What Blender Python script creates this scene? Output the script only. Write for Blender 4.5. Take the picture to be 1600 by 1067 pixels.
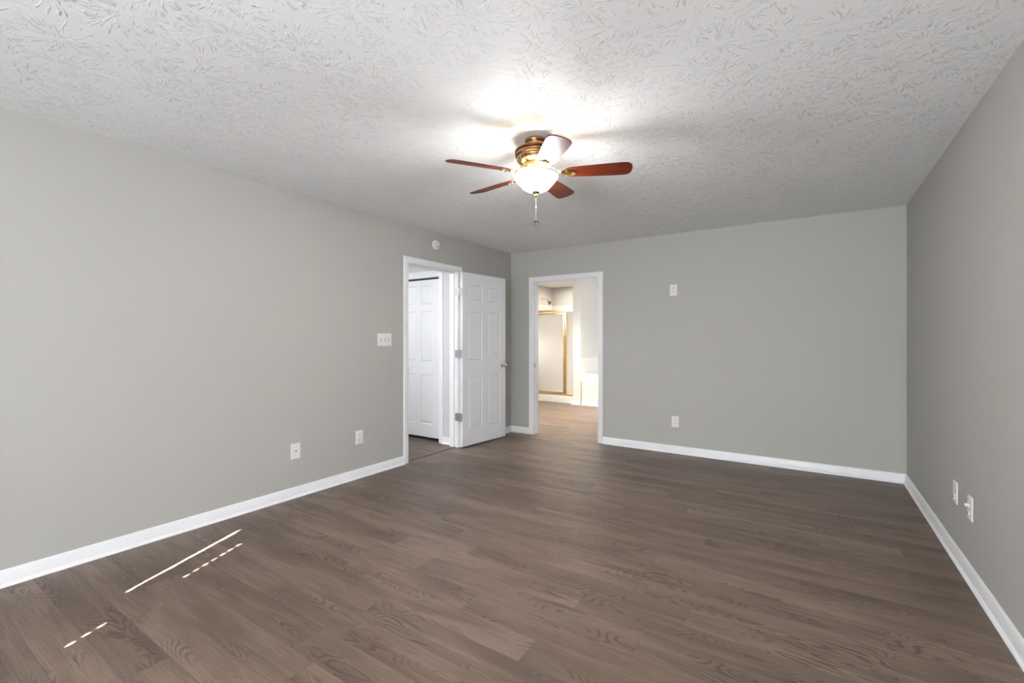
import bpy, bmesh, math, random
from mathutils import Vector, Matrix

for _o in list(bpy.data.objects):
    bpy.data.objects.remove(_o)
random.seed(7)
S = bpy.context.scene
COL = S.collection
PI = math.pi

# ------------------------------------------------------------------ room size
W = 4.152        # room width (x), back wall at y = 0, camera looks towards +y
H = 2.44
REAR = -7.40     # inner face of the window wall behind the camera
BX0, BY1 = -1.49, 3.95      # bathroom beyond the back wall

# ------------------------------------------------------------------ camera
cam = bpy.data.cameras.new('camera')
cam_o = bpy.data.objects.new('camera', cam)
COL.objects.link(cam_o)
cam_o.location = (3.4533, -5.2319, 1.2596)
cam_o.rotation_euler = (PI / 2, 0, math.radians(33.281))
cam.sensor_width = 36
cam.lens = 712.46 / 1600 * 36
cam.shift_y = -2.75 / 1600
cam.clip_start = 0.02
S.camera = cam_o

# ------------------------------------------------------------------ view, world, lights
S.view_settings.view_transform = 'Standard'
S.view_settings.look = 'None'
S.view_settings.gamma = 1
S.view_settings.use_curve_mapping = False
S.view_settings.exposure = 0.84

world = bpy.data.worlds.new('world')
S.world = world
world.use_nodes = True
bg = world.node_tree.nodes['Background']
bg.inputs[0].default_value = (0.75, 0.86, 1.0, 1)
bg.inputs[1].default_value = 1.0


def area(name, loc, rot, sx, sy, power, color, spread=None):
    l = bpy.data.lights.new(name, 'AREA')
    l.shape = 'RECTANGLE'
    l.size, l.size_y = sx, sy
    l.energy = power
    l.color = color
    if spread:
        l.spread = spread
    o = bpy.data.objects.new(name, l)
    o.location = loc
    o.rotation_euler = rot
    COL.objects.link(o)
    return o


def point(name, loc, power, color, radius):
    l = bpy.data.lights.new(name, 'POINT')
    l.energy = power
    l.color = color
    l.shadow_soft_size = radius
    o = bpy.data.objects.new(name, l)
    o.location = loc
    COL.objects.link(o)
    return o


# daylight entering through the windows of the rear wall (behind the camera)
area('window_daylight', (3.500, REAR + 0.05, 1.34), (PI / 2, 0, 0), 0.86, 1.4, 48, (0.93, 0.965, 1.0))
area('window_daylight', (2.395, REAR + 0.05, 1.34), (PI / 2, 0, 0), 0.86, 1.4, 48, (0.93, 0.965, 1.0))
# bathroom and hallway ceiling lights, plus added fills for shower and bathroom side
area('bathroom_light', (0.25, 1.6, 2.40), (0, 0, 0), 1.0, 1.0, 37, (1.0, 0.90, 0.77), math.radians(115))
area('shower_fill', (-0.95, 3.45, 2.41), (0, 0, 0), 0.3, 0.3, 5, (1.0, 0.90, 0.78))  # unseen overhead lamp added to brighten the shower interior
area('bathroom_side_fill', (2.3, 3.1, 1.6), (PI / 2, 0, PI / 2), 1.0, 1.0, 13, (0.92, 0.96, 1.0))  # cool side light added in the bathroom; there is no window here
area('hallway_light', (-1.1, -2.35, 2.40), (0, 0, 0), 0.5, 0.5, 23, (0.97, 0.98, 1.0))

# the sun, low behind the camera, slipping past the edge of a closed blind
sun = bpy.data.lights.new('sun', 'SUN')
sun.energy = 230
sun.angle = math.radians(0.25)
sun.color = (1.0, 0.99, 0.97)
sun_o = bpy.data.objects.new('sun', sun)
COL.objects.link(sun_o)
_e = math.atan(0.48)
_d = Vector((-0.405, 0.914, 0)).normalized() * math.cos(_e) + Vector((0, 0, -math.sin(_e)))
sun_o.rotation_euler = _d.to_track_quat('-Z', 'Y').to_euler()


# ------------------------------------------------------------------ node helpers
def lin(c):
    return tuple((x / 12.92 if x <= 0.04045 else ((x + 0.055) / 1.055) ** 2.4) for x in c)


class NT:
    def __init__(s, name):
        s.m = bpy.data.materials.new(name)
        s.m.use_nodes = True
        s.t = s.m.node_tree
        s.n = s.t.nodes
        s.b = s.n['Principled BSDF']

    def new(s, typ, **kw):
        n = s.n.new(typ)
        for k, v in kw.items():
            setattr(n, k, v)
        return n

    def link(s, a, b):
        s.t.links.new(a, b)

    def put(s, sock, v):
        if isinstance(v, bpy.types.NodeSocket):
            s.link(v, sock)
        else:
            sock.default_value = v

    def math(s, op, a, b=0.0, c=0.0, clamp=False):
        n = s.new('ShaderNodeMath', operation=op, use_clamp=clamp)
        s.put(n.inputs[0], a)
        s.put(n.inputs[1], b)
        s.put(n.inputs[2], c)
        return n.outputs[0]

    def vmath(s, op, a, b=(0, 0, 0)):
        n = s.new('ShaderNodeVectorMath', operation=op)
        s.put(n.inputs[0], a)
        if op == 'SCALE':
            s.put(n.inputs[3], b)
        else:
            s.put(n.inputs[1], b)
        return n.outputs[1] if op in ('LENGTH', 'DISTANCE') else n.outputs[0]

    def xyz(s, x, y, z=0.0):
        n = s.new('ShaderNodeCombineXYZ')
        s.put(n.inputs[0], x)
        s.put(n.inputs[1], y)
        s.put(n.inputs[2], z)
        return n.outputs[0]

    def sep(s, v):
        n = s.new('ShaderNodeSeparateXYZ')
        s.link(v, n.inputs[0])
        return n.outputs

    def noise(s, vec, scale, detail=2.0, rough=0.5, dist=0.0):
        n = s.new('ShaderNodeTexNoise')
        s.put(n.inputs['Vector'], vec)
        n.inputs['Scale'].default_value = scale
        n.inputs['Detail'].default_value = detail
        n.inputs['Roughness'].default_value = rough
        n.inputs['Distortion'].default_value = dist
        return n.outputs['Fac']

    def ramp(s, f, stops):
        n = s.new('ShaderNodeValToRGB')
        s.link(f, n.inputs[0])
        e = n.color_ramp.elements
        while len(e) < len(stops):
            e.new(0.5)
        for i, (p, c) in enumerate(stops):
            e[i].position = p
            e[i].color = (*c, 1) if len(c) == 3 else c
        return n.outputs[0]

    def mapr(s, f, a, b, c, d):
        n = s.new('ShaderNodeMapRange')
        s.link(f, n.inputs[0])
        for i, v in enumerate((a, b, c, d)):
            n.inputs[i + 1].default_value = v
        return n.outputs[0]

    def mix(s, fac, a, b, mode='MIX'):
        n = s.new('ShaderNodeMix', data_type='RGBA', blend_type=mode)
        s.put(n.inputs[0], fac)
        s.put(n.inputs[6], a if isinstance(a, bpy.types.NodeSocket) else (*a, 1))
        s.put(n.inputs[7], b if isinstance(b, bpy.types.NodeSocket) else (*b, 1))
        return n.outputs[2]

    def bump(s, h, strength, dist):
        n = s.new('ShaderNodeBump')
        s.link(h, n.inputs['Height'])
        n.inputs['Strength'].default_value = strength
        n.inputs['Distance'].default_value = dist
        s.link(n.outputs[0], s.b.inputs['Normal'])

    def pos(s):
        return s.new('ShaderNodeNewGeometry').outputs['Position']

    def obj(s):
        return s.new('ShaderNodeTexCoord').outputs['Object']


def plain(name, rgb, rough=0.5, metal=0.0, bump=None, var=0.0, spec=0.5):
    m = NT(name)
    b = m.b
    b.inputs['Roughness'].default_value = rough
    b.inputs['Metallic'].default_value = metal
    b.inputs['Specular IOR Level'].default_value = spec
    b.inputs['Base Color'].default_value = (*rgb, 1)
    if var:
        f = m.noise(m.obj(), 6.0, 3.0)
        c = m.mix(f, tuple(x * (1 - var) for x in rgb), tuple(min(1, x * (1 + var)) for x in rgb))
        m.link(c, b.inputs['Base Color'])
    if bump:
        m.bump(m.noise(m.pos(), bump[0], 3.0), bump[1], bump[2])
    return m.m


M = {}
M['wall'] = plain('gray_wall_paint', (0.445, 0.438, 0.415), 0.62, bump=(260, 0.12, 0.002), spec=0.3)
M['bath_wall'] = plain('bathroom_wall_paint', (0.56, 0.55, 0.53), 0.6, bump=(260, 0.12, 0.002), spec=0.3)
M['hall_wall'] = plain('hallway_wall_paint', (0.60, 0.60, 0.61), 0.6, bump=(260, 0.12, 0.002), spec=0.3)
M['bath_white'] = plain('bathroom_white_wall', (0.80, 0.78, 0.74), 0.5)
M['trim'] = plain('white_trim_paint', (0.84, 0.845, 0.86), 0.32, var=0.02)
M['door'] = plain('white_door_paint', (0.78, 0.79, 0.81), 0.38, bump=(90, 0.05, 0.001))
M['flat_ceiling'] = plain('plain_ceiling_paint', (0.85, 0.85, 0.84), 0.8)
M['plate'] = plain('ivory_white_plastic', (0.78, 0.77, 0.74), 0.35)
M['slot'] = plain('dark_socket_slot', (0.06, 0.055, 0.05), 0.6)
M['chrome'] = plain('satin_nickel', (0.62, 0.60, 0.57), 0.22, 1.0)
M['steel'] = plain('worn_steel_hinge', (0.46, 0.46, 0.46), 0.35, 0.7)
M['brass'] = plain('polished_brass', (0.80, 0.56, 0.22), 0.18, 1.0, var=0.05)
M['gold_frame'] = plain('gold_aluminium', (0.74, 0.50, 0.25), 0.2, 1.0, var=0.05)
M['fiberglass'] = plain('shower_fiberglass', (0.82, 0.79, 0.74), 0.25)
M['acrylic'] = plain('white_acrylic', (0.86, 0.85, 0.82), 0.15)
M['blind'] = plain('white_blind_slat', (0.7, 0.7, 0.68), 0.5)
M['dark'] = plain('painted_gap_shade', (0.02, 0.02, 0.02), 0.9)  # near-black stands in for the shade inside the closet and its door gap
M['strip'] = plain('brown_threshold_strip', (0.09, 0.062, 0.042), 0.5)
M['medallion'] = plain('pewter_medallion', (0.05, 0.052, 0.048), 0.7, 0.0, var=0.4, spec=0.1)
M['chain'] = plain('beaded_chain', (0.20, 0.155, 0.13), 0.6, 0.0)

# antique bronze motor housing with brass bands by height
m = NT('antique_bronze_bands')
z = m.sep(m.obj())[2]
f = m.math('FRACT', m.math('MULTIPLY', z, 38.0))
c = m.ramp(f, [(0.0, (0.12, 0.045, 0.018)), (0.45, (0.16, 0.065, 0.028)), (0.6, (0.46, 0.28, 0.14)), (0.85, (0.50, 0.31, 0.16)), (1.0, (0.12, 0.045, 0.018))])
m.link(c, m.b.inputs['Base Color'])
m.b.inputs['Metallic'].default_value = 1
m.b.inputs['Roughness'].default_value = 0.28
M['bronze'] = m.m

# cherry fan blade, grain along the blade (local x)
m = NT('cherry_blade_wood')
p = m.sep(m.obj())
g = m.noise(m.xyz(m.math('MULTIPLY', p[0], 3.0), m.math('MULTIPLY', p[1], 60.0), p[2]), 1.0, 4.0, 0.6)
c = m.ramp(g, [(0.3, (0.075, 0.009, 0.003)), (0.7, (0.175, 0.027, 0.008))])
m.link(c, m.b.inputs['Base Color'])
m.b.inputs['Roughness'].default_value = 0.40
m.b.inputs['Specular IOR Level'].default_value = 0.17
m.b.inputs['Coat Weight'].default_value = 0.0
m.b.inputs['Coat Roughness'].default_value = 0.3
M['cherry'] = m.m

# lit frosted bowl of the fan light
m = NT('lit_frosted_bowl')
m.b.inputs['Base Color'].default_value = (0.9, 0.88, 0.82, 1)
m.b.inputs['Roughness'].default_value = 0.25
m.b.inputs['Emission Color'].default_value = (0.98, 0.985, 0.98, 1)
m.b.inputs['Emission Strength'].default_value = 100.0
M['bowl'] = m.m
M['bowl_inside'] = plain('frosted_bowl_inside', (0.9, 0.89, 0.86), 0.4)

# obscure shower glass
m = NT('obscure_shower_glass')
m.b.inputs['Base Color'].default_value = (0.97, 0.95, 0.90, 1)
m.b.inputs['Transmission Weight'].default_value = 0.5
m.b.inputs['Roughness'].default_value = 0.32
m.b.inputs['IOR'].default_value = 1.2
m.bump(m.noise(m.pos(), 160.0, 2.0), 0.15, 0.002)
M['glass'] = m.m

# stomped "crow's foot" ceiling
m = NT('stomp_textured_ceiling')
P = m.pos()


def stomp(vec, cells, off, k, seed):
    """ridges radiating from scattered stamp centres"""
    j = m.new('ShaderNodeTexNoise')
    m.put(j.inputs['Vector'], vec)
    j.inputs['Scale'].default_value = 9.0
    j.inputs['Detail'].default_value = 2.0
    jit = m.vmath('SCALE', m.vmath('SUBTRACT', j.outputs['Color'], (0.5, 0.5, 0.5)), 0.028)
    q = m.vmath('SCALE', m.vmath('ADD', m.vmath('ADD', vec, off), jit), cells)
    s = m.sep(q)
    q = m.xyz(s[0], s[1], 0.0)
    v = m.new('ShaderNodeTexVoronoi', voronoi_dimensions='2D')
    m.link(q, v.inputs['Vector'])
    v.inputs['Scale'].default_value = 1.0
    d = m.vmath('SUBTRACT', q, v.outputs['Position'])
    r = m.vmath('LENGTH', d)
    u = m.sep(m.vmath('NORMALIZE', d))
    cellr = m.math('MULTIPLY', m.sep(v.outputs['Color'])[0], 37.0)
    nv = m.xyz(m.math('ADD', m.math('MULTIPLY', u[0], k), cellr), m.math('MULTIPLY', u[1], k),
               m.math('ADD', m.math('MULTIPLY', r, 3.2), seed))
    n = m.noise(nv, 1.0, 1.0)
    ridge = m.mapr(n, 0.59, 0.65, 0.0, 1.0)
    fade = m.math('MULTIPLY', m.mapr(r, 0.06, 0.16, 0.0, 1.0), m.mapr(r, 0.45, 0.66, 1.0, 0.0))
    return m.math('MULTIPLY', ridge, fade)


a = stomp(P, 4.2, (0, 0, 0), 10.0, 1.0)
b = stomp(P, 4.9, (3.17, 1.31, 0), 9.0, 9.0)
brk = m.mapr(m.noise(P, 22.0, 2.0), 0.38, 0.52, 0.0, 1.0)
h = m.math('MULTIPLY', m.math('MAXIMUM', a, b), brk)
h = m.math('ADD', h, m.math('MULTIPLY', m.noise(P, 60.0, 3.0, 0.6), 0.10))
m.bump(h, 0.75, 0.006)
m.b.inputs['Base Color'].default_value = (0.905, 0.92, 0.935, 1)
m.b.inputs['Roughness'].default_value = 0.55
m.b.inputs['Specular IOR Level'].default_value = 0.35
M['ceiling'] = m.m

# vinyl plank floor, planks along x
def plank_material(name, tint):
    global m
    m = NT(name)
    P = m.pos()
    s = m.sep(P)
    PW, PL = 0.1475, 1.22
    ry = m.math('DIVIDE', m.math('ADD', s[1], 4.02 + 40 * PW), PW)
    row = m.math('FLOOR', ry)
    wn = m.new('ShaderNodeTexWhiteNoise', noise_dimensions='1D')
    m.link(row, wn.inputs['W'])
    rx = m.math('ADD', m.math('DIVIDE', m.math('ADD', s[0], 20.0), PL), wn.outputs['Value'])
    col = m.math('FLOOR', rx)
    wc = m.new('ShaderNodeTexWhiteNoise', noise_dimensions='2D')
    m.link(m.xyz(row, col), wc.inputs['Vector'])
    rnd = wc.outputs['Value']
    rc = m.sep(wc.outputs['Color'])
    # seams
    fy = m.math('FRACT', ry)
    fx = m.math('FRACT', rx)
    ey = m.math('MULTIPLY', m.math('MINIMUM', fy, m.math('SUBTRACT', 1.0, fy)), PW)
    ex = m.math('MULTIPLY', m.math('MINIMUM', fx, m.math('SUBTRACT', 1.0, fx)), PL)
    seam = m.mapr(m.math('MINIMUM', ey, ex), 0.0, 0.0017, 1.0, 0.0)
    # plank space
    lx = m.math('ADD', s[0], m.math('MULTIPLY', rc[0], 31.0))
    ly = m.math('ADD', s[1], m.math('MULTIPLY', rc[1], 17.0))
    fine = m.noise(m.xyz(m.math('MULTIPLY', lx, 6.0), m.math('MULTIPLY', ly, 170.0), rnd), 1.0, 4.0, 0.65)
    streak = m.noise(m.xyz(m.math('MULTIPLY', lx, 1.3), m.math('MULTIPLY', ly, 20.0), rnd), 1.0, 3.0, 0.55)
    blot = m.noise(m.xyz(m.math('MULTIPLY', lx, 1.5), m.math('MULTIPLY', ly, 8.0), rnd), 1.0, 2.0, 0.5)
    # cathedral figure: contour lines of a stretched field, only inside patches
    fld = m.noise(m.xyz(m.math('MULTIPLY', lx, 2.2), m.math('MULTIPLY', ly, 9.0), rnd), 1.0, 1.0, 0.4, 0.25)
    rings = m.math('SINE', m.math('ADD', m.math('MULTIPLY', fld, 140.0), m.math('MULTIPLY', fine, 2.6)))
    rings = m.mapr(rings, 0.1, 0.95, 0.0, 1.0)
    patch = m.mapr(m.noise(m.xyz(m.math('MULTIPLY', lx, 1.9), m.math('MULTIPLY', ly, 8.5), m.math('ADD', rnd, 5.0)), 1.0, 1.0), 0.50, 0.62, 0.0, 1.0)
    fig = m.math('MULTIPLY', rings, patch)
    knot = m.mapr(m.noise(m.xyz(m.math('MULTIPLY', lx, 3.0), m.math('MULTIPLY', ly, 11.0), m.math('ADD', rnd, 9.0)), 1.0, 2.0), 0.68, 0.80, 0.0, 1.0)
    base = m.mix(rnd, tuple(x * 0.74 for x in tint), tuple(x * 1.22 for x in tint))
    dark = tuple(x * 0.50 for x in (tint[0], tint[1] * 0.93, tint[2] * 0.88))
    light = tuple(x * 1.32 for x in tint)
    c = m.mix(m.mapr(blot, 0.40, 0.68, 0.0, 0.75), base, dark)
    c = m.mix(m.mapr(streak, 0.50, 0.75, 0.0, 0.5), c, light)
    c = m.mix(m.mapr(fine, 0.42, 0.72, 0.0, 0.60), c, dark)
    c = m.mix(m.math('MULTIPLY', fig, 0.70), c, tuple(x * 0.55 for x in dark))
    c = m.mix(m.math('MULTIPLY', knot, 0.6), c, tuple(x * 0.6 for x in dark))
    c = m.mix(m.math('MULTIPLY', seam, 0.7), c, tuple(x * 0.4 for x in dark))
    m.link(c, m.b.inputs['Base Color'])
    m.link(m.mapr(fine, 0.3, 0.7, 0.33, 0.45), m.b.inputs['Roughness'])
    m.b.inputs['Specular IOR Level'].default_value = 0.25
    hgt = m.math('SUBTRACT', m.math('MULTIPLY', fine, 0.25), seam)
    m.bump(hgt, 0.35, 0.0015)
    return m.m


M['floor'] = plank_material('vinyl_plank_floor', (0.192, 0.139, 0.109))
M['hall_floor'] = plank_material('hallway_vinyl_planks', (0.150, 0.118, 0.092))


# ------------------------------------------------------------------ mesh helpers
def obj(name, bm, mat, parent=None, smooth=False, mats=None):
    me = bpy.data.meshes.new(name)
    bmesh.ops.recalc_face_normals(bm, faces=bm.faces)
    bm.to_mesh(me)
    bm.free()
    for mm in (mats or [mat]):
        me.materials.append(mm)
    if smooth:
        me.polygons.foreach_set('use_smooth', [True] * len(me.polygons))
        me.set_sharp_from_angle(angle=math.radians(35))
    o = bpy.data.objects.new(name, me)
    COL.objects.link(o)
    if parent:
        o.parent = parent
    return o


def tag(o, label=None, cat=None, group=None, kind=None):
    if label:
        o['label'] = label
    if cat:
        o['category'] = cat
    if group:
        o['group'] = group
    if kind:
        o['kind'] = kind
    return o


def thing(name, loc, label, cat, rot=(0, 0, 0), group=None, kind=None):
    o = bpy.data.objects.new(name, None)
    o.location = loc
    o.rotation_euler = rot
    o.empty_display_size = 0.1
    COL.objects.link(o)
    return tag(o, label, cat, group, kind)


def add_box(bm, x0, x1, y0, y1, z0, z1, bevel=0.0, mi=0):
    vs = [bm.verts.new((x, y, z)) for x in (x0, x1) for y in (y0, y1) for z in (z0, z1)]
    fs = []
    for idx in ((0, 1, 3, 2), (4, 6, 7, 5), (0, 4, 5, 1), (2, 3, 7, 6), (0, 2, 6, 4), (1, 5, 7, 3)):
        f = bm.faces.new([vs[i] for i in idx])
        f.material_index = mi
        fs.append(f)
    if bevel:
        es = {e for f in fs for e in f.edges}
        bmesh.ops.recalc_face_normals(bm, faces=fs)
        bmesh.ops.bevel(bm, geom=list(es), offset=bevel, segments=2, affect='EDGES', profile=0.5)
    return bm


def box(x0, x1, y0, y1, z0, z1, bevel=0.0):
    return add_box(bmesh.new(), x0, x1, y0, y1, z0, z1, bevel)


def add_lathe(bm, prof, seg=48, axis='Z', loc=(0, 0, 0), caps=True):
    rings = []
    for r, h in prof:
        ring = []
        for i in range(seg):
            a = 2 * PI * i / seg
            c, s = r * math.cos(a), r * math.sin(a)
            v = {'Z': (c, s, h), 'Y': (c, h, s), 'X': (h, c, s)}[axis]
            ring.append(bm.verts.new(Vector(v) + Vector(loc)))
        rings.append(ring)
    for a, b in zip(rings, rings[1:]):
        for i in range(seg):
            bm.faces.new((a[i], a[(i + 1) % seg], b[(i + 1) % seg], b[i]))
    if caps:
        for ring in (rings[0], rings[-1]):
            bm.faces.new(ring)
    return bm


def add_tube(bm, pts, r, seg=10):
    pts = [Vector(p) for p in pts]
    rings = []
    up = Vector((0, 0, 1))
    for i, p in enumerate(pts):
        t = (pts[min(i + 1, len(pts) - 1)] - pts[max(i - 1, 0)]).normalized()
        u = t.cross(up if abs(t.z) < 0.95 else Vector((1, 0, 0))).normalized()
        v = t.cross(u)
        rr = r[i] if isinstance(r, (list, tuple)) else r
        rings.append([bm.verts.new(p + (u * math.cos(2 * PI * k / seg) + v * math.sin(2 * PI * k / seg)) * rr) for k in range(seg)])
    for a, b in zip(rings, rings[1:]):
        for k in range(seg):
            bm.faces.new((a[k], a[(k + 1) % seg], b[(k + 1) % seg], b[k]))
    bm.faces.new(rings[0])
    bm.faces.new(rings[-1])
    return bm


def sweep(bm, path, prof, closed_ends=True):
    """path: list of functions mapping (w, t) to a point; prof: closed list of (w, t)"""
    rings = [[bm.verts.new(f(w, t)) for w, t in prof] for f in path]
    n = len(prof)
    for a, b in zip(rings, rings[1:]):
        for i in range(n):
            bm.faces.new((a[i], a[(i + 1) % n], b[(i + 1) % n], b[i]))
    if closed_ends:
        bm.faces.new(rings[0])
        bm.faces.new(rings[-1])
    return bm


# ------------------------------------------------------------------ the setting
def struct(name, bm, mat, label=None, parent=None, smooth=False):
    return tag(obj(name, bm, mat, parent, smooth), label, None, None, None if parent else 'structure')


T = 0.12
LDY0, LDY1, LDH = -1.918, -1.118, 2.062      # doorway in the left wall
BDX0, BDX1, BDH = 0.360, 1.280, 2.035        # doorway in the back wall
HWY = -1.060                                  # hall wall that holds the closet
CLX = -0.345                                  # right edge of the closet opening
CLH = 2.045

struct('floor', box(-T, W, REAR - .15, T, -0.05, 0), M['floor'], 'grey-brown wood-look vinyl plank floor of the bedroom')
b = box(BX0 - .1, 2.6, T, BY1 + .1, -0.05, 0)
struct('floor_bathroom', b, M['floor'], 'wood-look plank floor continuing into the bathroom')
struct('floor_hallway', box(-3.1, -T, -3.2, -0.3, -0.05, 0), M['hall_floor'], 'plank floor of the hallway beyond the open door')
struct('ceiling', box(-T, W + T, REAR - .15, T, H, H + .1), M['ceiling'], 'white stomp-textured bedroom ceiling')
struct('ceiling_bathroom', box(BX0 - .1, 2.6, T, BY1 + .1, H, H + .1), M['flat_ceiling'], 'smooth white bathroom ceiling')
struct('ceiling_hallway', box(-3.1, -T, -3.2, -0.3, H, H + .1), M['flat_ceiling'], 'smooth white hallway ceiling')

b = bmesh.new()
add_box(b, -T, 0, REAR, LDY0, 0, H)
add_box(b, -T, 0, LDY0, LDY1, LDH, H)
add_box(b, -T, 0, LDY1, T, 0, H)
struct('wall_left', b, M['wall'], 'long grey left wall with the open white door')
b = bmesh.new()
add_box(b, 0, BDX0, 0, T, 0, H)
add_box(b, BDX0, BDX1, 0, T, BDH, H)
add_box(b, BDX1, W, 0, T, 0, H)
struct('wall_back', b, M['wall'], 'grey back wall with the bathroom doorway')
struct('wall_right', box(W, W + T, REAR, T, 0, H), M['wall'], 'grey right wall beside the camera')

# rear wall with two windows (behind the camera)
WZ0, WZ1 = 0.62, 2.06
WINS = [(1.925, 2.850), (3.040, 3.960)]
b = bmesh.new()
xs = [-T, WINS[0][0], WINS[0][1], WINS[1][0], WINS[1][1], W + T]
for i in range(5):
    if i % 2 == 0:
        add_box(b, xs[i], xs[i + 1], REAR - .15, REAR, 0, H)
    else:
        add_box(b, xs[i], xs[i + 1], REAR - .15, REAR, 0, WZ0)
        add_box(b, xs[i], xs[i + 1], REAR - .15, REAR, WZ1, H)
struct('wall_rear', b, M['wall'], 'grey wall behind the camera with two windows')

for wi, (x0, x1) in enumerate(WINS):
    w = thing('window_%d' % (wi + 1), ((x0 + x1) / 2, REAR, WZ0), None, None, kind='structure')
    w['label'] = ('sash window with closed white blinds, %s of the two behind the camera' % ('left', 'right')[wi])
    inv = Matrix.Translation(w.location).inverted()

    def sash(st, yc, z0, z1):
        bm = bmesh.new()
        y0, y1 = yc - .015, yc + .015
        add_box(bm, x0, x0 + st, y0, y1, z0, z1)
        add_box(bm, x1 - st, x1, y0, y1, z0, z1)
        add_box(bm, x0 + st, x1 - st, y0, y1, z0, z0 + .045)
        add_box(bm, x0 + st, x1 - st, y0, y1, z1 - .045, z1)
        bmesh.ops.transform(bm, matrix=inv, verts=bm.verts)
        obj('window_sash', bm, M['trim'], w)
    sash(.055, REAR - .085, WZ0, 1.625)
    sash(.026, REAR - .125, 1.595, WZ1)
    # closed horizontal blind: slats overlap; narrow gap by the left jamb
    by = REAR - .012
    pitch, sw, tl = 0.0295, 0.0345, math.radians(74)
    gap = 0.0165 if wi == 0 else 0.003
    z = WZ0 + .03
    k = 0
    slats = bmesh.new()
    while z < WZ1 - .06:
        hole = wi == 0 and (1.44 < z < 1.56 or 1.69 < z < 1.90)
        jag = random.uniform(-.006, .005) if wi == 0 else 0
        xa, xb = x0 + gap + jag, x1 - .003
        hx = 2.109
        segs = [(-sw / 2, -.0035, [(xa, xb)]), (-.0035, .0035, [(xa, hx - .004), (hx + .004, xb)] if hole else [(xa, xb)]), (.0035, sw / 2, [(xa, xb)])]
        dy, dz = math.cos(tl), math.sin(tl)
        for s0, s1, spans in segs:
            for (p0, p1) in spans:
                vs = [slats.verts.new((x, by + s * dy, z + s * dz)) for x, s in ((p0, s0), (p1, s0), (p1, s1), (p0, s1))]
                slats.faces.new(vs)
        z += pitch
    bmesh.ops.transform(slats, matrix=inv, verts=slats.verts)
    obj('blind_slats', slats, M['blind'], w)
    rl = box(x0 + .001, x1 - .001, by - .025, by + .02, WZ1 - .05, WZ1)
    bmesh.ops.transform(rl, matrix=inv, verts=rl.verts)
    obj('blind_rail', rl, M['blind'], w)

# hallway shell
struct('wall_hallway', box(-3.0, CLX - .80, HWY, HWY + .1, 0, H), M['hall_wall'], 'pale hallway wall left of the closet').name = 'wall_hallway_left'
b = bmesh.new()
add_box(b, CLX - .80, CLX, HWY, HWY + .1, CLH, H)
add_box(b, CLX, -T, HWY, HWY + .1, 0, H)
struct('wall_hallway', b, M['hall_wall'], 'pale hallway wall above and beside the folding closet doors')
struct('wall_hallway_end', box(-3.1, -3.0, -3.1, HWY + .1, 0, H), M['hall_wall'])
struct('wall_hallway_near', box(-3.0, -T, -3.1, -3.0, 0, H), M['hall_wall'])
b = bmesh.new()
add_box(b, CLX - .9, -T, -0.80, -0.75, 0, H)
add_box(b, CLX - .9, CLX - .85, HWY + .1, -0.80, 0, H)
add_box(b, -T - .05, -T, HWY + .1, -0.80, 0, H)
struct('wall_closet', b, M['dark'])  # closet walls coloured near-black for the shade inside

# bathroom shell
COLX0, COLX1, COLY = -0.425, -0.262, 2.83
struct('wall_bathroom_left', box(BX0 - .1, BX0, T, BY1, 0, H), M['bath_wall'], 'bathroom wall behind the shower head')
struct('wall_bathroom_back', box(BX0 - .1, 2.6, BY1, BY1 + .1, 0, H), M['bath_wall'], 'far bathroom wall above the shower and tub')
struct('wall_bathroom_right', box(2.5, 2.6, T, BY1, 0, H), M['bath_wall'])
struct('wall_bathroom_partition', box(COLX0, COLX1, COLY, BY1, 0, H), M['bath_white'], 'white partition wall between shower and tub')

# casings -----------------------------------------------------------
CAS = [(0.000, 0), (0.000, .009), (.003, .011), (.016, .012), (.022, .0105), (.030, .0135), (.044, .017), (.054, .018), (.060, .014), (.060, 0)]


def casing(name, origin, ux, nrm, x0, x1, top, label, width=1.0, wtop=None):
    """door casing in the plane through origin spanned by ux and z"""
    o, ux, nrm, Z = Vector(origin), Vector(ux), Vector(nrm), Vector((0, 0, 1))
    r = 0.004
    wt = wtop or 1.0

    def f(px, pz, dx, dz):
        return lambda w, t: o + ux * (px + dx * (w * width + (-r if False else r))) + Z * (pz + dz * (w * wt * width + r)) + nrm * t
    path = [f(x0, 0, -1, 0), f(x0, top, -1, 1), f(x1, top, 1, 1), f(x1, 0, 1, 0)]
    bm = sweep(bmesh.new(), path, CAS)
    return struct(name, bm, M['trim'], label, smooth=True)


JT = 0.018


def jamb(name, bmlist, label=None):
    bm = bmesh.new()
    for a in bmlist:
        add_box(bm, *a)
    return struct(name, bm, M['trim'], label)


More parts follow.
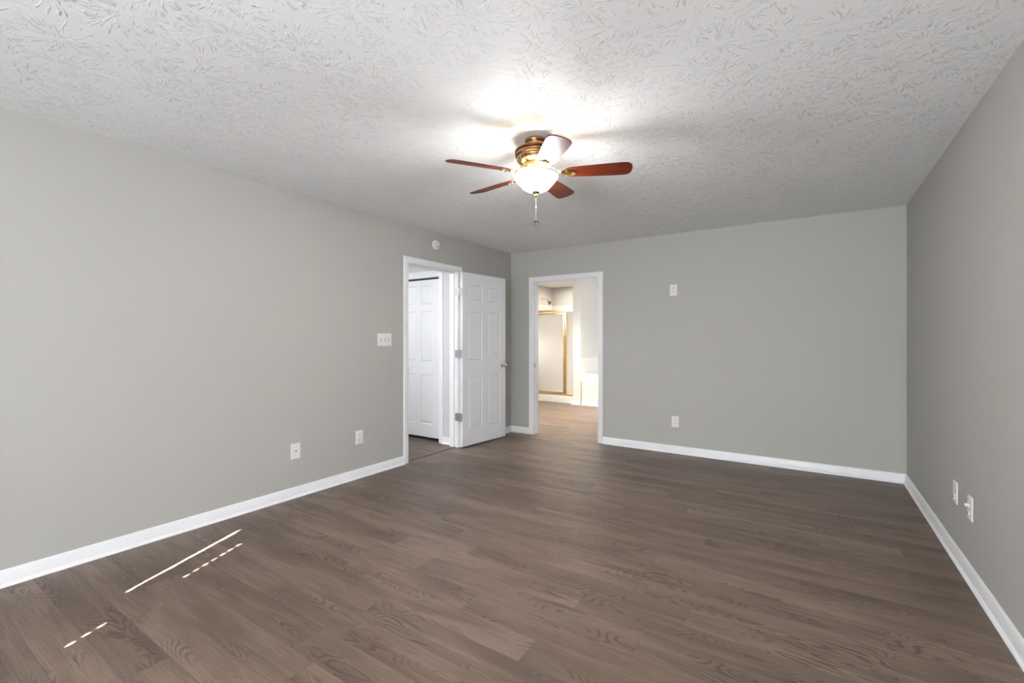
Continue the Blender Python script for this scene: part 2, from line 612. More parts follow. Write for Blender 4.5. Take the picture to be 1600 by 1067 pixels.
# the casings start at the finished jamb edges
casing('trim_1', (0, 0, 0), (0, 1, 0), (1, 0, 0), LDY0 + .006, LDY1 - .006, LDH - .014, 'white casing around the open bedroom doorway')
casing('trim_2', (0, 0, 0), (1, 0, 0), (0, -1, 0), BDX0 + .002, BDX1 - .002, BDH - .010, 'white casing around the bathroom doorway')
casing('trim_3', (0, T, 0), (1, 0, 0), (0, 1, 0), BDX0 + .004, BDX1 - .004, BDH - .010, 'white casing on the bathroom side of the doorway')
casing('trim_4', (-T, 0, 0), (0, 1, 0), (-1, 0, 0), LDY0 + .006, LDY1 - .008, LDH - .014, 'white casing on the hallway side of the doorway', 0.8)
casing('trim_5', (0, HWY, 0), (1, 0, 0), (0, -1, 0), CLX - .80, CLX - .004, CLH - .012, 'white casing around the closet opening in the hallway', 0.95, 1.35)
jamb('trim_6', [(-T - .001, .001, LDY0 - .001, LDY0 + .012, 0, LDH), (-T - .001, .001, LDY1 - .012, LDY1 + .001, 0, LDH),
                (-T - .001, .001, LDY0, LDY1, LDH - .014, LDH + .001),
                (-.085, -.047, LDY1 - .024, LDY1 - .012, 0, LDH - .014), (-.085, -.047, LDY0 + .012, LDY0 + .024, 0, LDH - .014),
                (-.085, -.047, LDY0 + .024, LDY1 - .024, LDH - .026, LDH - .014)], 'white door jamb with stop of the bedroom doorway')
jamb('trim_7', [(BDX0 - .001, BDX0 + .006, -.001, T + .001, 0, BDH), (BDX1 - .006, BDX1 + .001, -.001, T + .001, 0, BDH),
                (BDX0, BDX1, -.001, T + .001, BDH - .010, BDH + .001),
                (BDX0 + .006, BDX0 + .017, .045, .080, 0, BDH - .01), (BDX1 - .017, BDX1 - .006, .045, .080, 0, BDH - .01),
                (BDX0 + .017, BDX1 - .017, .045, .080, BDH - .021, BDH - .01)], 'white door jamb with stop of the bathroom doorway')
jamb('trim_8', [(CLX - .012, CLX + .001, HWY - .001, HWY + .101, 0, CLH), (CLX - .80, CLX, HWY - .001, HWY + .101, CLH - .012, CLH + .001)])
struct('trim_9', box(-.055, -.025, LDY0 + .012, LDY1 - .012, 0, .004), M['strip'], 'thin dark brown threshold strip in the bedroom doorway')

# baseboards ----------------------------------------------------------
BB = [(0, 0), (.026, 0), (.0255, .006), (.022, .012), (.0155, .0165), (.0135, .018), (.0135, .058), (.011, .064), (.0105, .070), (.007, .078), (.004, .084), (0, .084)]


def base(name, pts, label=None, mitre=(0, 0), k=1.0):
    """pts: list of ((x,y),(nx,ny)) where n is the diagonal towards the room"""
    path = [(lambda px, py, nx, ny: (lambda w, t: Vector((px + nx * w, py + ny * w, t * k))))(p[0], p[1], n[0], n[1]) for p, n in pts]
    return struct(name, sweep(bmesh.new(), path, BB), M['trim'], label, smooth=True)


cw = .004 + .060 - .006
base('baseboard_left', [((0, REAR), (1, 0)), ((0, LDY0 - cw), (1, 0))], 'white baseboard along the left wall')
base('baseboard_corner', [((0, LDY1 + cw), (1, 0)), ((0, 0), (1, -1)), ((BDX0 - .062, 0), (0, -1))], 'short white baseboard in the corner behind the door')
base('baseboard_back', [((BDX1 + .062, 0), (0, -1)), ((W, 0), (-1, -1))], 'white baseboard along the back wall')
base('baseboard_right', [((W, 0), (-1, -1)), ((W, REAR), (-1, 0))], 'white baseboard along the right wall')
base('baseboard_rear', [((0, REAR), (0, 1)), ((W, REAR), (0, 1))])
base('baseboard_hallway', [((CLX + .064, HWY), (0, -1)), ((-T, HWY), (0, -1))], 'short white baseboard beside the closet')
base('baseboard_partition', [((COLX0, COLY + .12), (-1, 0)), ((COLX0, COLY), (-1, -1)), ((COLX1, COLY), (0, -1))], 'white baseboard at the foot of the bathroom partition')


# ------------------------------------------------------------------ panelled door leaves
def panel_leaf(w, h, t, panels, groove=0.008, field=0.028, z0=0.0, x0=0.0):
    """slab in local xz plane, thickness along y (0..t); both faces carry raised panels"""
    bm = bmesh.new()
    xs = sorted({x0, x0 + w, *[p[0] for p in panels], *[p[1] for p in panels]})
    zs = sorted({z0, z0 + h, *[p[2] for p in panels], *[p[3] for p in panels]})
    sides = []
    for y in (0.0, t):
        grid = {(i, k): bm.verts.new((x, y, z)) for i, x in enumerate(xs) for k, z in enumerate(zs)}
        sides.append(grid)
        pf = []
        for i in range(len(xs) - 1):
            for k in range(len(zs) - 1):
                vs = [grid[i, k], grid[i + 1, k], grid[i + 1, k + 1], grid[i, k + 1]]
                if y > 0:
                    vs.reverse()
                f = bm.faces.new(vs)
                cx, cz = (xs[i] + xs[i + 1]) / 2, (zs[k] + zs[k + 1]) / 2
                if any(a < cx < b_ and c < cz < d for a, b_, c, d in panels):
                    pf.append(f)
        bm.normal_update()
        bmesh.ops.inset_individual(bm, faces=pf, thickness=0.010, depth=-groove)
        bmesh.ops.inset_individual(bm, faces=pf, thickness=0.006, depth=0.0)
        bmesh.ops.inset_individual(bm, faces=pf, thickness=field, depth=groove * 0.85)
    a, c = sides
    nx, nz = len(xs) - 1, len(zs) - 1
    loop = [(i, 0) for i in range(nx)] + [(nx, k) for k in range(nz)] + [(i, nz) for i in range(nx, 0, -1)] + [(0, k) for k in range(nz, 0, -1)]
    for p, q in zip(loop, loop[1:] + loop[:1]):
        bm.faces.new((a[p], c[p], c[q], a[q]))
    return bm


# bedroom door, swung back into the room. local x runs from the hinge to the latch edge
TH = math.radians(5.0)
DW, DT = 0.795, 0.035
PIV = Vector((0.022, LDY1 - .006, 0))
door = thing('door_1', PIV, 'white six-panel bedroom door standing wide open against the left wall', 'door', rot=(0, 0, PI / 2 - TH), kind='structure')
six = [(.105, .345, 1.735, 1.925), (.450, .690, 1.735, 1.925), (.105, .345, 1.02, 1.61), (.450, .690, 1.02, 1.61), (.105, .345, .21, .835), (.450, .690, .21, .835)]
lf = panel_leaf(DW - .004, 2.035, DT, six, z0=.014, x0=.004)
# local y of the leaf points away from the room (towards the wall): put it on the room side
bmesh.ops.translate(lf, vec=(0, -.012 - DT, 0), verts=lf.verts)
obj('door_leaf', lf, M['door'], door)
YR = -.012 - DT           # room-side face of the leaf (local y)


def knob(parent, x, y, z, sgn, name='door_knob'):
    bm = bmesh.new()
    prof = [(.0, 0), (.031, 0), (.032, .004), (.027, .009), (.012, .011), (.011, .024), (.013, .028), (.022, .034), (.027, .043), (.026, .052), (.020, .058), (.010, .060), (.0, .060)]
    add_lathe(bm, [(max(r, 1e-4), h * sgn) for r, h in prof], 32, 'Y', (x, y, z), caps=False)
    return obj(name, bm, M['chrome'], parent, smooth=True)


knob(door, .735, YR, .935, -1)
knob(door, .735, -.012, .935, 1)
lp = box(DW - .0005, DW + .0012, -.012 - DT * .85, -.012 - DT * .15, .905, .965)
obj('latch_plate', lp, M['chrome'], door)
for hz in (1.82, 1.095, .355):
    bm = bmesh.new()
    add_lathe(bm, [(.0065, hz - .047), (.0065, hz + .047)], 14, 'Z', (-.001, .0, 0))
    add_lathe(bm, [(.0045, hz - .054), (.0075, hz - .050), (.0075, hz - .047)], 14, 'Z', (-.001, .0, 0))
    add_lathe(bm, [(.0075, hz + .047), (.0075, hz + .050), (.0045, hz + .054)], 14, 'Z', (-.001, .0, 0))
    # leaf screwed to the door edge
    add_box(bm, .0015, .0045, YR + .004, .0, hz - .045, hz + .045)
    # leaf on the jamb, turned back through the door's swing
    R = Matrix.Rotation(-(PI / 2 - TH), 4, 'Z')
    jb = bmesh.new()
    add_box(jb, -.060, .0, -.0075, -.0048, hz - .045, hz + .045)
    for q in (-.03, .0, .03):
        add_lathe(jb, [(.0035, -.0095), (.0035, -.0070)], 10, 'Y', (-.034 + (.012 if q == 0 else 0), 0, hz + q))
    bmesh.ops.transform(jb, matrix=R, verts=jb.verts)
    tmp = bpy.data.meshes.new('tmp')
    jb.to_mesh(tmp)
    jb.free()
    bm.from_mesh(tmp)
    bpy.data.meshes.remove(tmp)
    obj('hinge', bm, M['steel'], door, smooth=True)

# folding closet doors in the hallway (two leaves of the pair are in view)
BW = 0.392
bif = thing('door_2', (CLX - .014, HWY + .045, 0), 'white folding closet door with raised panels in the hallway', 'closet door', kind='structure')
for k in range(2):
    x1_ = -k * (BW + .002)
    x0_ = x1_ - BW
    ma, mb = ((.045, .150), (.150, .050))[k]     # wide outer stile, narrow stile at the fold
    pn = [(x0_ + ma, x1_ - mb, 1.70, 1.945), (x0_ + ma, x1_ - mb, .98, 1.62), (x0_ + ma, x1_ - mb, .20, .82)]
    bm = panel_leaf(BW, 1.980, .030, pn, z0=.034, x0=x0_, groove=.009, field=.022)
    obj('door_leaf', bm, M['door'], bif)
bm = box(-.785, -.002, .004, .026, 2.0165, 2.0325)
obj('track_gap_shade', bm, M['dark'], bif)  # dark box put in as the black shade of the gap above the leaves
bm = bmesh.new()
add_lathe(bm, [(.004, 0), (.010, -.006), (.011, -.016), (.006, -.021)], 20, 'Y', (-.51, 0, .91))
obj('door_knob', bm, M['trim'], bif, smooth=True)
bm = bmesh.new()
add_box(bm, -.035, -.002, -.012, .014, 0, .012, 0.002)
obj('floor_bracket', bm, M['steel'], bif)

# strike plates on the two jambs
bm = box(-.036, .0035, LDY0 + .012, LDY0 + .0145, .905, .965, .0008)
o = obj('strike_plate', bm, M['steel'])
tag(o, 'small steel strike plate on the left jamb of the bedroom doorway', 'strike plate')
bm = box(BDX0 + .0055, BDX0 + .0080, .010, .042, .885, .945, .0008)
o = obj('strike_plate', bm, M['steel'])
tag(o, 'small steel strike plate on the left jamb of the bathroom doorway', 'strike plate')


# ------------------------------------------------------------------ wall plates (local: x across, z up, face towards -y)
def plate_bm(w, h, t=.006):
    bm = bmesh.new()
    a = [bm.verts.new(v) for v in ((-w / 2, 0, -h / 2), (w / 2, 0, -h / 2), (w / 2, 0, h / 2), (-w / 2, 0, h / 2))]
    mid = [bm.verts.new(v) for v in ((-w / 2, -t * .45, -h / 2), (w / 2, -t * .45, -h / 2), (w / 2, -t * .45, h / 2), (-w / 2, -t * .45, h / 2))]
    i = .0045
    b_ = [bm.verts.new(v) for v in ((-w / 2 + i, -t, -h / 2 + i), (w / 2 - i, -t, -h / 2 + i), (w / 2 - i, -t, h / 2 - i), (-w / 2 + i, -t, h / 2 - i))]
    for p, q in ((a, mid), (mid, b_)):
        for k in range(4):
            bm.faces.new((p[k], p[(k + 1) % 4], q[(k + 1) % 4], q[k]))
    bm.faces.new(b_)
    bm.faces.new(a)
    return bm


def screw(parent, x, z, t=.006):
    bm = bmesh.new()
    add_lathe(bm, [(.0032, -t + .0005), (.0032, -t - .0006), (.002, -t - .0010)], 12, 'Y', (x, 0, z))
    obj('screw', bm, M['plate'], parent, smooth=True)


def outlet(loc, rotz, label, group=None):
    o = thing('electrical_outlet', loc, label, 'outlet', rot=(0, 0, rotz), group=group)
    obj('cover_plate', plate_bm(.079, .124), M['plate'], o)
    for s in (-1, 1):
        zc = s * .0195
        bm = bmesh.new()
        pr = []
        for k in range(32):
            a = 2 * PI * k / 32
            x, z = .0175 * math.cos(a), .0175 * math.sin(a)
            z = max(-.0142, min(.0142, z))
            pr.append((x, z + zc))
        f0 = [bm.verts.new((x, -.006, z)) for x, z in pr]
        f1 = [bm.verts.new((x, -.0082, z)) for x, z in pr]
        for k in range(32):
            bm.faces.new((f0[k], f0[(k + 1) % 32], f1[(k + 1) % 32], f1[k]))
        bm.faces.new(f1)
        r = obj('receptacle', bm, M['plate'], o)
        sl = bmesh.new()
        add_box(sl, -.0075, -.0052, -.0088, -.0078, zc + .0005, zc + .0095)
        add_box(sl, .0052, .0075, -.0088, -.0078, zc + .0010, zc + .0085)
        add_lathe(sl, [(.0030, -.0078), (.0030, -.0088)], 12, 'Y', (0, 0, zc - .0072))
        obj('slots', sl, M['slot'], r)
    screw(o, 0, 0)
    return o


outlet((0, -2.515, .369), PI / 2, 'white duplex outlet low on the left wall, just left of the doorway')
outlet((2.170, 0, 1.811), 0, 'white duplex outlet high on the back wall')
outlet((2.190, 0, .350), 0, 'white duplex outlet low on the back wall near the baseboard')

# cable plate on the left wall
o = thing('cable_outlet', (0, -3.131, .369), 'white blank plate with one centre cable jack, low on the left wall', 'wall plate', rot=(0, 0, PI / 2))
obj('cover_plate', plate_bm(.082, .126), M['plate'], o)
bm = bmesh.new()
add_lathe(bm, [(.0055, -.006), (.0055, -.0085)], 6, 'Y')
add_lathe(bm, [(.0042, -.0085), (.0042, -.013)], 16, 'Y')
obj('cable_jack', bm, M['slot'], o)
screw(o, 0, .042)
screw(o, 0, -.042)

# triple switch
o = thing('light_switch', (0, -2.220, 1.260), 'white three-gang toggle switch plate on the left wall by the doorway', 'light switch', rot=(0, 0, PI / 2))
obj('cover_plate', plate_bm(.172, .122), M['plate'], o)
for k, dx in enumerate((-.046, 0, .046)):
    bm = box(dx - .005, dx + .005, -.0066, -.0058, -.012, .012)
    obj('toggle_slot', bm, M['slot'], o)
    bm = bmesh.new()
    add_box(bm, -.004, .004, -.018, -.002, -.0055, .0055, .0012)
    up = 1 if k != 2 else -1
    bmesh.ops.rotate(bm, verts=bm.verts, cent=(0, 0, 0), matrix=Matrix.Rotation(up * -.45, 3, 'X'))
    bmesh.ops.translate(bm, vec=(dx, 0, 0), verts=bm.verts)
    obj('toggle', bm, M['plate'], o)
    screw(o, dx, .030)
    screw(o, dx, -.030)

# right wall plates
o = thing('phone_outlet', (W, -1.622, .378), 'white plate with a phone jack on the right wall, nearer the corner', 'wall plate', rot=(0, 0, -PI / 2))
obj('cover_plate', plate_bm(.079, .124), M['plate'], o)
bm = bmesh.new()
add_box(bm, -.012, .012, -.011, -.005, -.038, -.008, .002)
j = obj('jack', bm, M['plate'], o)
obj('jack_opening', box(-.006, .006, -.0115, -.0108, -.030, -.018), M['slot'], j)
screw(o, 0, .042)
screw(o, 0, -.046)
o = thing('cable_outlet', (W, -1.915, .376), 'white plate with a protruding jack on the right wall, nearer the camera', 'wall plate', rot=(0, 0, -PI / 2))
obj('cover_plate', plate_bm(.079, .124), M['plate'], o)
bm = bmesh.new()
add_lathe(bm, [(.010, -.006), (.010, -.010)], 6, 'Y', (0, 0, .016))
add_lathe(bm, [(.0085, -.010), (.0085, -.023), (.0060, -.025)], 16, 'Y', (0, 0, .016))
obj('cable_jack', bm, M['plate'], o, smooth=True)
bm = bmesh.new()
add_box(bm, -.009, .009, -.011, -.005, -.034, -.016, .002)
j = obj('jack', bm, M['plate'], o)
obj('jack_opening', box(-.006, .006, -.0115, -.0108, -.030, -.020), M['slot'], j)
screw(o, 0, .044)
screw(o, 0, -.048)

# round detector above the doorway
o = thing('door_chime', (0, -1.508, 2.298), 'small round white detector on the wall above the open doorway', 'detector', rot=(0, 0, PI / 2))
bm = bmesh.new()
add_lathe(bm, [(.050, 0), (.052, -.006), (.052, -.018), (.048, -.026), (.040, -.030), (.0001, -.031)], 48, 'Y', caps=False)
obj('cover', bm, M['plate'], o, smooth=True)
bm = bmesh.new()
add_lathe(bm, [(.006, -.0295), (.006, -.0318)], 16, 'Y', (.012, 0, -.022))
obj('test_button', bm, M['medallion'], o)
bm = bmesh.new()
add_lathe(bm, [(.0045, -.0285), (.0045, -.0318)], 16, 'Y', (.028, 0, -.010))
obj('indicator', bm, M['medallion'], o)
o.name = 'smoke_detector'

# ------------------------------------------------------------------ ceiling fan
FX, FY = 2.090, -2.896
fan = thing('ceiling_fan', (FX, FY, H), 'five-blade cherry ceiling fan with antique brass motor and lit glass bowl', 'ceiling fan')


def Z(z):
    return z - H


bm = bmesh.new()
add_lathe(bm, [(.066, 0), (.068, Z(2.432)), (.066, Z(2.424)), (.063, Z(2.418)), (.063, Z(2.392)), (.068, Z(2.386)), (.075, Z(2.382))], 64)
obj('canopy', bm, M['bronze'], fan, smooth=True)
bm = bmesh.new()
add_lathe(bm, [(.070, Z(2.388)), (.100, Z(2.385)), (.118, Z(2.379)), (.126, Z(2.371)), (.125, Z(2.364)), (.118, Z(2.361)), (.119, Z(2.351)), (.123, Z(2.347)), (.122, Z(2.340)),
               (.115, Z(2.336)), (.116, Z(2.326)), (.111, Z(2.318)), (.100, Z(2.308)), (.082, Z(2.300)), (.072, Z(2.298))], 96)
mot = obj('motor_housing', bm, M['bronze'], fan, smooth=True)
# brass vent ring with slots round the lower motor
bm = bmesh.new()
add_lathe(bm, [(.1165, Z(2.327)), (.1125, Z(2.3175)), (.101, Z(2.3065)), (.083, Z(2.2985)), (.070, Z(2.296)), (.050, Z(2.296))], 96, caps=False)
ring = obj('vent_ring', bm, M['brass'], fan, smooth=True)
bm = bmesh.new()
for k in range(30):
    a = 2 * PI * k / 30
    vs = []
    for (da, r, z) in ((-.045, .1137, 2.3185), (.045, .1137, 2.3185), (.045, .1035, 2.3075), (-.045, .1035, 2.3075)):
        vs.append(bm.verts.new((r * math.cos(a + da), r * math.sin(a + da), Z(z))))
    bm.faces.new(vs)
obj('vent_slots', bm, M['slot'], ring)
# rotor + switch housing + fitter
bm = bmesh.new()
add_lathe(bm, [(.072, Z(2.297)), (.078, Z(2.292)), (.078, Z(2.274)), (.070, Z(2.268)), (.046, Z(2.264)), (.040, Z(2.258)), (.040, Z(2.246)), (.052, Z(2.240))], 64)
obj('switch_housing', bm, M['brass'], fan, smooth=True)
bm = bmesh.new()
add_lathe(bm, [(.030, Z(2.246)), (.058, Z(2.241)), (.062, Z(2.236)), (.060, Z(2.230)), (.030, Z(2.228))], 64)
for k in range(3):
    a = 2 * PI * k / 3 + .5
    add_tube(bm, [(.05 * math.cos(a), .05 * math.sin(a), Z(2.236)), (.122 * math.cos(a), .122 * math.sin(a), Z(2.232))], .004, 8)
obj('light_fitter', bm, M['brass'], fan, smooth=True)
# glass bowl (open top, thin wall)
outer = [(.132, 2.238), (.1335, 2.232), (.131, 2.224), (.1265, 2.215), (.118, 2.203), (.107, 2.190), (.095, 2.176), (.081, 2.161), (.065, 2.149), (.045, 2.140), (.022, 2.135), (.006, 2.134)]
inner = [(r - .004 if r > .01 else .004, z + .003) for r, z in outer[::-1]]
inner[-1] = (.128, 2.238)
bm = bmesh.new()
add_lathe(bm, [(r, Z(z)) for r, z in outer + inner], 72, caps=False)
for f in bm.faces:
    c_ = f.calc_center_median()
    ro = [r for r, z in outer]
    zo = [Z(z) for r, z in outer]
    rad = math.hypot(c_.x, c_.y)
    # faces of the inner wall look at the bulbs, the outer wall glows into the room
    k_ = min(range(len(ro) - 1), key=lambda i: abs((zo[i] + zo[i + 1]) / 2 - c_.z) + abs((ro[i] + ro[i + 1]) / 2 - rad))
    on_outer = abs((ro[k_] + ro[k_ + 1]) / 2 - rad) < .0012 and abs((zo[k_] + zo[k_ + 1]) / 2 - c_.z) < .0012
    f.material_index = 0 if on_outer and k_ >= 2 else 1
obj('glass_bowl', bm, None, fan, smooth=True, mats=[M['bowl'], M['bowl_inside']])
bm = bmesh.new()
add_lathe(bm, [(.003, Z(2.139)), (.018, Z(2.138)), (.0245, Z(2.134)), (.022, Z(2.128)), (.013, Z(2.122)), (.010, Z(2.119)), (.011, Z(2.114)), (.006, Z(2.108)), (.0045, Z(2.104)), (.001, Z(2.102))], 32)
obj('finial', bm, M['brass'], fan, smooth=True)
# pull chain: bead chain, connector, medallion
bm = bmesh.new()
z = 2.101
while z > 1.972:
    r = .0014
    add_lathe(bm, [(.0004, Z(z)), (r, Z(z - .0012)), (r, Z(z - .0024)), (.0004, Z(z - .0036))], 8)
    z -= .0036
add_lathe(bm, [(.001, Z(2.052)), (.0042, Z(2.049)), (.0048, Z(2.043)), (.0035, Z(2.036)), (.001, Z(2.034))], 16)
ch = obj('pull_chain', bm, M['chain'], fan, smooth=True)
bm = bmesh.new()
add_lathe(bm, [(.0001, -.0035), (.011, -.0035), (.0125, -.0045), (.0165, -.0045), (.018, -.002), (.018, .002), (.0165, .0045), (.0125, .0045), (.011, .0035), (.0001, .0035)], 40, 'Y', (0, 0, 0), caps=False)
add_lathe(bm, [(.0001, -.0045), (.006, -.004), (.007, -.002)], 20, 'Y', caps=False)
bmesh.ops.rotate(bm, verts=bm.verts, cent=(0, 0, 0), matrix=Matrix.Rotation(.55, 3, 'Z'))
bmesh.ops.translate(bm, vec=(0, 0, Z(1.952)), verts=bm.verts)
obj('medallion', bm, M['medallion'], ch, smooth=True)

# blades: local x outwards, pitched, the rotor leaning a touch as in the photo
R0, R1, ZB = .175, .556, 2.2405


def blade_outline():
    pts = [(R0, .040), (R0 + .035, .049), (R0 + .12, .0555), (R1 - .12, .063), (R1 - .055, .0645), (R1 - .030, .062), (R1 - .012, .050), (R1 - .004, .032), (R1, .010)]
    return pts + [(x, -y) for x, y in pts[::-1]]


ph = 240.83
lean = Matrix.Rotation(math.atan(.046), 4, 'X') @ Matrix.Rotation(math.atan(.0106), 4, 'Y')
names = ['left', 'far left', 'far right', 'right', 'near']
for k in range(5):
    a = math.radians(ph - 72 * k)
    frame = Matrix.Translation((0, 0, Z(ZB))) @ lean @ Matrix.Rotation(a, 4, 'Z')
    bm = bmesh.new()
    ol = blade_outline()
    lo = [bm.verts.new((x, y, -.003)) for x, y in ol]
    hi = [bm.verts.new((x, y, .003)) for x, y in ol]
    bm.faces.new(lo)
    bm.faces.new(hi[::-1])
    n = len(ol)
    for i in range(n):
        bm.faces.new((lo[i], lo[(i + 1) % n], hi[(i + 1) % n], hi[i]))
    bmesh.ops.recalc_face_normals(bm, faces=bm.faces)
    bmesh.ops.bevel(bm, geom=[e for e in bm.edges if abs(e.verts[0].co.z - e.verts[1].co.z) < 1e-6], offset=.0012, segments=2, affect='EDGES')
    bl = obj('fan_blade', bm, M['cherry'], fan, smooth=True)
    bl.matrix_local = frame @ Matrix.Rotation(math.radians(-13), 4, 'X')
    # blade iron: arm from the rotor widening to a three-lobed plate under the blade root
    bm = bmesh.new()
    arm = [(.070, .020, .030), (.095, .016, .026), (.120, .013, .012), (.145, .016, -.001), (.165, .030, -.0055), (.190, .038, -.0055), (.215, .034, -.0055), (.232, .020, -.0055), (.240, .006, -.0055)]
    t_ = .004
    rows = []
    for (x, hw, z) in arm:
        rows.append([bm.verts.new((x, -hw, z)), bm.verts.new((x, -hw * .35, z - t_)), bm.verts.new((x, hw * .35, z - t_)), bm.verts.new((x, hw, z)), bm.verts.new((x, hw, z + .0022)), bm.verts.new((x, -hw, z + .0022))])
    for p, q in zip(rows, rows[1:]):
        for i in range(6):
            bm.faces.new((p[i], p[(i + 1) % 6], q[(i + 1) % 6], q[i]))
    bm.faces.new(rows[0])
    bm.faces.new(rows[-1])
    # crescent end and screws
    for (sx, sy) in ((.182, .022), (.182, -.022), (.222, 0)):
        add_lathe(bm, [(.0065, -.009), (.0055, -.0125), (.002, -.0135)], 14, 'Z', (sx, sy, 0))
    obj('blade_iron', bm, M['brass'], bl, smooth=True)

# the lit bulbs inside the bowl
for k in range(2):
    a = PI * k + 0.6
    point('fan_bulb', (FX + .045 * math.cos(a), FY + .045 * math.sin(a), 2.203), 3.8, (1.0, 0.97, 0.92), .018)

# ------------------------------------------------------------------ bathroom fittings
# shower
SY = 2.955
sh = thing('shower_enclosure', ((BX0 + COLX0) / 2, SY, 0), 'gold-framed shower with frosted glass door and white base', 'shower')


def shp(name, bm, mat, smooth=False, parent=None):
    if parent is None:
        bmesh.ops.translate(bm, vec=(-sh.location.x, -sh.location.y, 0), verts=bm.verts)
    else:
        bmesh.ops.translate(bm, vec=(-sh.location.x, -sh.location.y, 0), verts=bm.verts)
    return obj(name, bm, mat, parent or sh, smooth)


G = .002
shp('shower_base', box(BX0 + G, COLX0 - G, SY - .05, BY1 - G, 0, .145, .008), M['acrylic'])
bm = bmesh.new()
add_box(bm, BX0 + G, BX0 + .02, SY + .06, BY1 - G, .145, 2.03)
add_box(bm, BX0 + .02, COLX0 - .02, BY1 - .02, BY1 - G, .145, 2.03)
add_box(bm, COLX0 - .02, COLX0 - G, SY + .06, BY1 - G, .145, 2.03)
shp('surround', bm, M['fiberglass'])
FXM = -.640     # door / fixed panel split
shp('header_rail', box(BX0 + G, COLX0 - G, SY - .02, SY + .02, 1.815, 1.855, .004), M['gold_frame'])
shp('bottom_rail', box(BX0 + G, COLX0 - G, SY - .02, SY + .02, .145, .172, .004), M['gold_frame'])
shp('frame_post', box(FXM - .004, FXM + .024, SY - .019, SY + .019, .172, 1.815, .004), M['gold_frame'])
shp('frame_post', box(BX0 + G, BX0 + .03, SY - .019, SY + .019, .172, 1.815, .004), M['gold_frame'])
bm = bmesh.new()
dx0, dx1 = BX0 + .036, FXM - .010
add_box(bm, dx1 - .036, dx1, SY - .030, SY - .004, .180, 1.800, .003)
add_box(bm, dx0, dx0 + .036, SY - .030, SY - .004, .180, 1.800, .003)
add_box(bm, dx0 + .036, dx1 - .036, SY - .030, SY - .004, .180, .212, .003)
add_box(bm, dx0 + .036, dx1 - .036, SY - .030, SY - .004, 1.768, 1.800, .003)
fr = shp('door_frame', bm, M['gold_frame'])
shp('door_glass', box(dx0 + .034, dx1 - .034, SY - .020, SY - .015, .210, 1.770), M['glass'])
bm = bmesh.new()
add_tube(bm, [(dx1 - .018, SY - .030, .90), (dx1 - .018, SY - .055, .905), (dx1 - .018, SY - .060, .93), (dx1 - .018, SY - .060, 1.04), (dx1 - .018, SY - .055, 1.065), (dx1 - .018, SY - .030, 1.07)], .006, 10)
shp('door_pull', bm, M['acrylic'], True)
shp('fixed_glass', box(FXM + .022, COLX0 - .004, SY - .003, SY + .003, .170, 1.817), M['glass'])
bm = bmesh.new()
add_lathe(bm, [(.085, .0), (.083, .010), (.040, .016), (.034, .045), (.030, .050)], 32, 'X', (BX0 + .021, 3.49, 1.12))
shp('shower_valve', bm, M['chrome'], True)

# shower head (fixed to the wall above the surround)
bm = bmesh.new()
add_tube(bm, [(.008, 0, 0), (.06, 0, -.002), (.095, 0, -.012), (.125, 0, -.034), (.150, 0, -.060)], .0085, 12)
s2 = obj('shower_arm', bm, M['brass'], sh, smooth=True)
s2.location = (BX0 - sh.location.x, 3.50 - sh.location.y, 2.16)
s2['label'] = 'brass shower arm above the surround'
bm = bmesh.new()
add_lathe(bm, [(.030, 0), (.029, .006), (.014, .012)], 24, 'X')
obj('wall_flange', bm, M['brass'], s2, smooth=True)
bm = bmesh.new()
add_lathe(bm, [(.012, .012), (.016, 0), (.020, -.012), (.036, -.040), (.040, -.062), (.036, -.066), (.0005, -.066)], 28, 'Z', caps=False)
bmesh.ops.rotate(bm, verts=bm.verts, cent=(0, 0, 0), matrix=Matrix.Rotation(-.75, 3, 'Y'))
bmesh.ops.translate(bm, vec=(.158, 0, -.068), verts=bm.verts)
obj('shower_head', bm, plain('dark_brass', (0.35, 0.25, 0.12), 0.25, 1.0), s2, smooth=True)

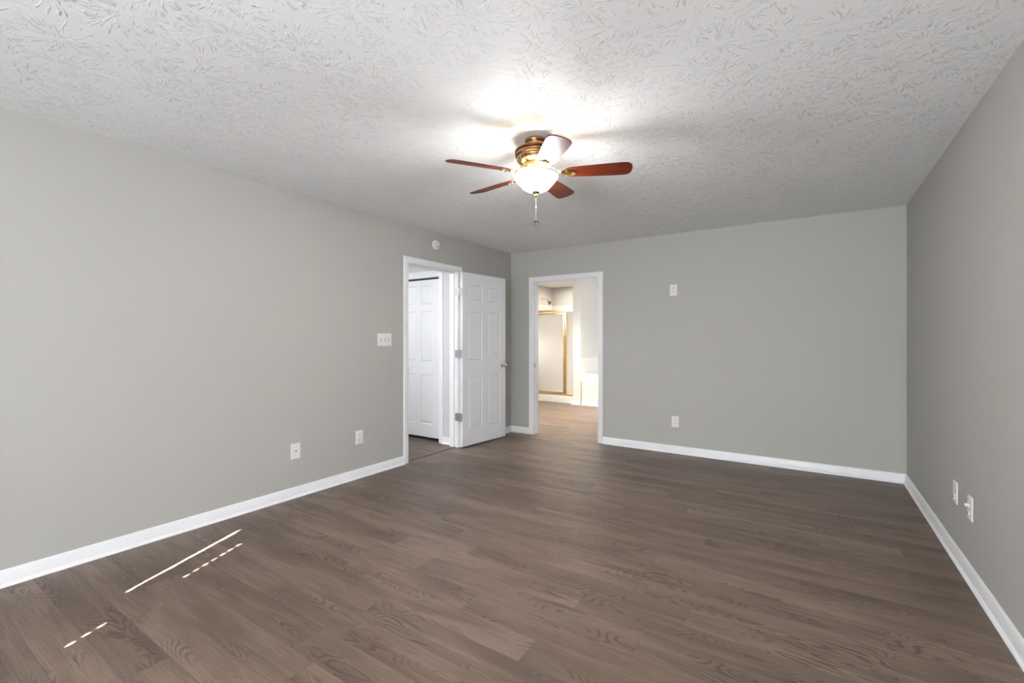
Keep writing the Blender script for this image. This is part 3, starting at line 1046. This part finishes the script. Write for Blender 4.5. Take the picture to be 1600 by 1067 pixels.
# tub
tub = thing('bathtub', (COLX1 + .9, 3.35, 0), 'white bathtub with panelled apron beyond the bathroom partition', 'bathtub')


def tp(name, bm, mat, smooth=False):
    bmesh.ops.translate(bm, vec=(-tub.location.x, -tub.location.y, 0), verts=bm.verts)
    return obj(name, bm, mat, tub, smooth)


TX0, TX1, TY0, TY1 = COLX1 + G, COLX1 + 1.80, 2.855, BY1 - G
tp('apron', box(TX0 + .01, TX1, TY0, TY0 + .05, 0, .455, .006), M['bath_white'])
bm = bmesh.new()
prof = [(TY0 + .050, .0), (TY0 + .050, .440), (TY0 + .006, .462), (TY0 + .010, .480), (TY0 + .120, .588), (TY0 + .150, .600), (TY0 + .190, .595), (TY0 + .26, .30), (TY0 + .34, .20),
        (TY1 - .28, .20), (TY1 - .18, .32), (TY1 - .12, .595), (TY1 - .09, .602), (TY1, .602), (TY1, 0)]
r0 = [bm.verts.new((TX0, y, z)) for y, z in prof]
r1 = [bm.verts.new((TX1, y, z)) for y, z in prof]
n = len(prof)
for i in range(n):
    bm.faces.new((r0[i], r0[(i + 1) % n], r1[(i + 1) % n], r1[i]))
bm.faces.new(r0)
bm.faces.new(r1[::-1])
tp('basin', bm, M['acrylic'], True)
bm = bmesh.new()
add_box(bm, TX0, TX0 + .010, TY0 + .02, TY1, .602, .897, .002)
add_box(bm, TX0 + .010, TX1, TY1 - .010, TY1, .602, .897, .002)
tp('splash_panel', bm, M['acrylic'])
base('baseboard_tub', [((TX0 + .012, TY0), (0, -1)), ((TX1, TY0), (0, -1))], 'white baseboard along the tub apron')

# robe hook on the partition's tub side
o = thing('robe_hook', (COLX1, COLY + .09, 1.70), 'small white hook on the partition wall above the tub', 'hook')
bm = bmesh.new()
add_lathe(bm, [(.014, 0), (.013, .004), (.006, .006)], 20, 'X')
obj('hook_base', bm, M['trim'], o, smooth=True)
bm = bmesh.new()
add_tube(bm, [(.004, 0, 0), (.03, 0, -.004), (.045, 0, .004), (.05, 0, .016)], .004, 10)
obj('hook_arm', bm, M['chrome'], o, smooth=True)
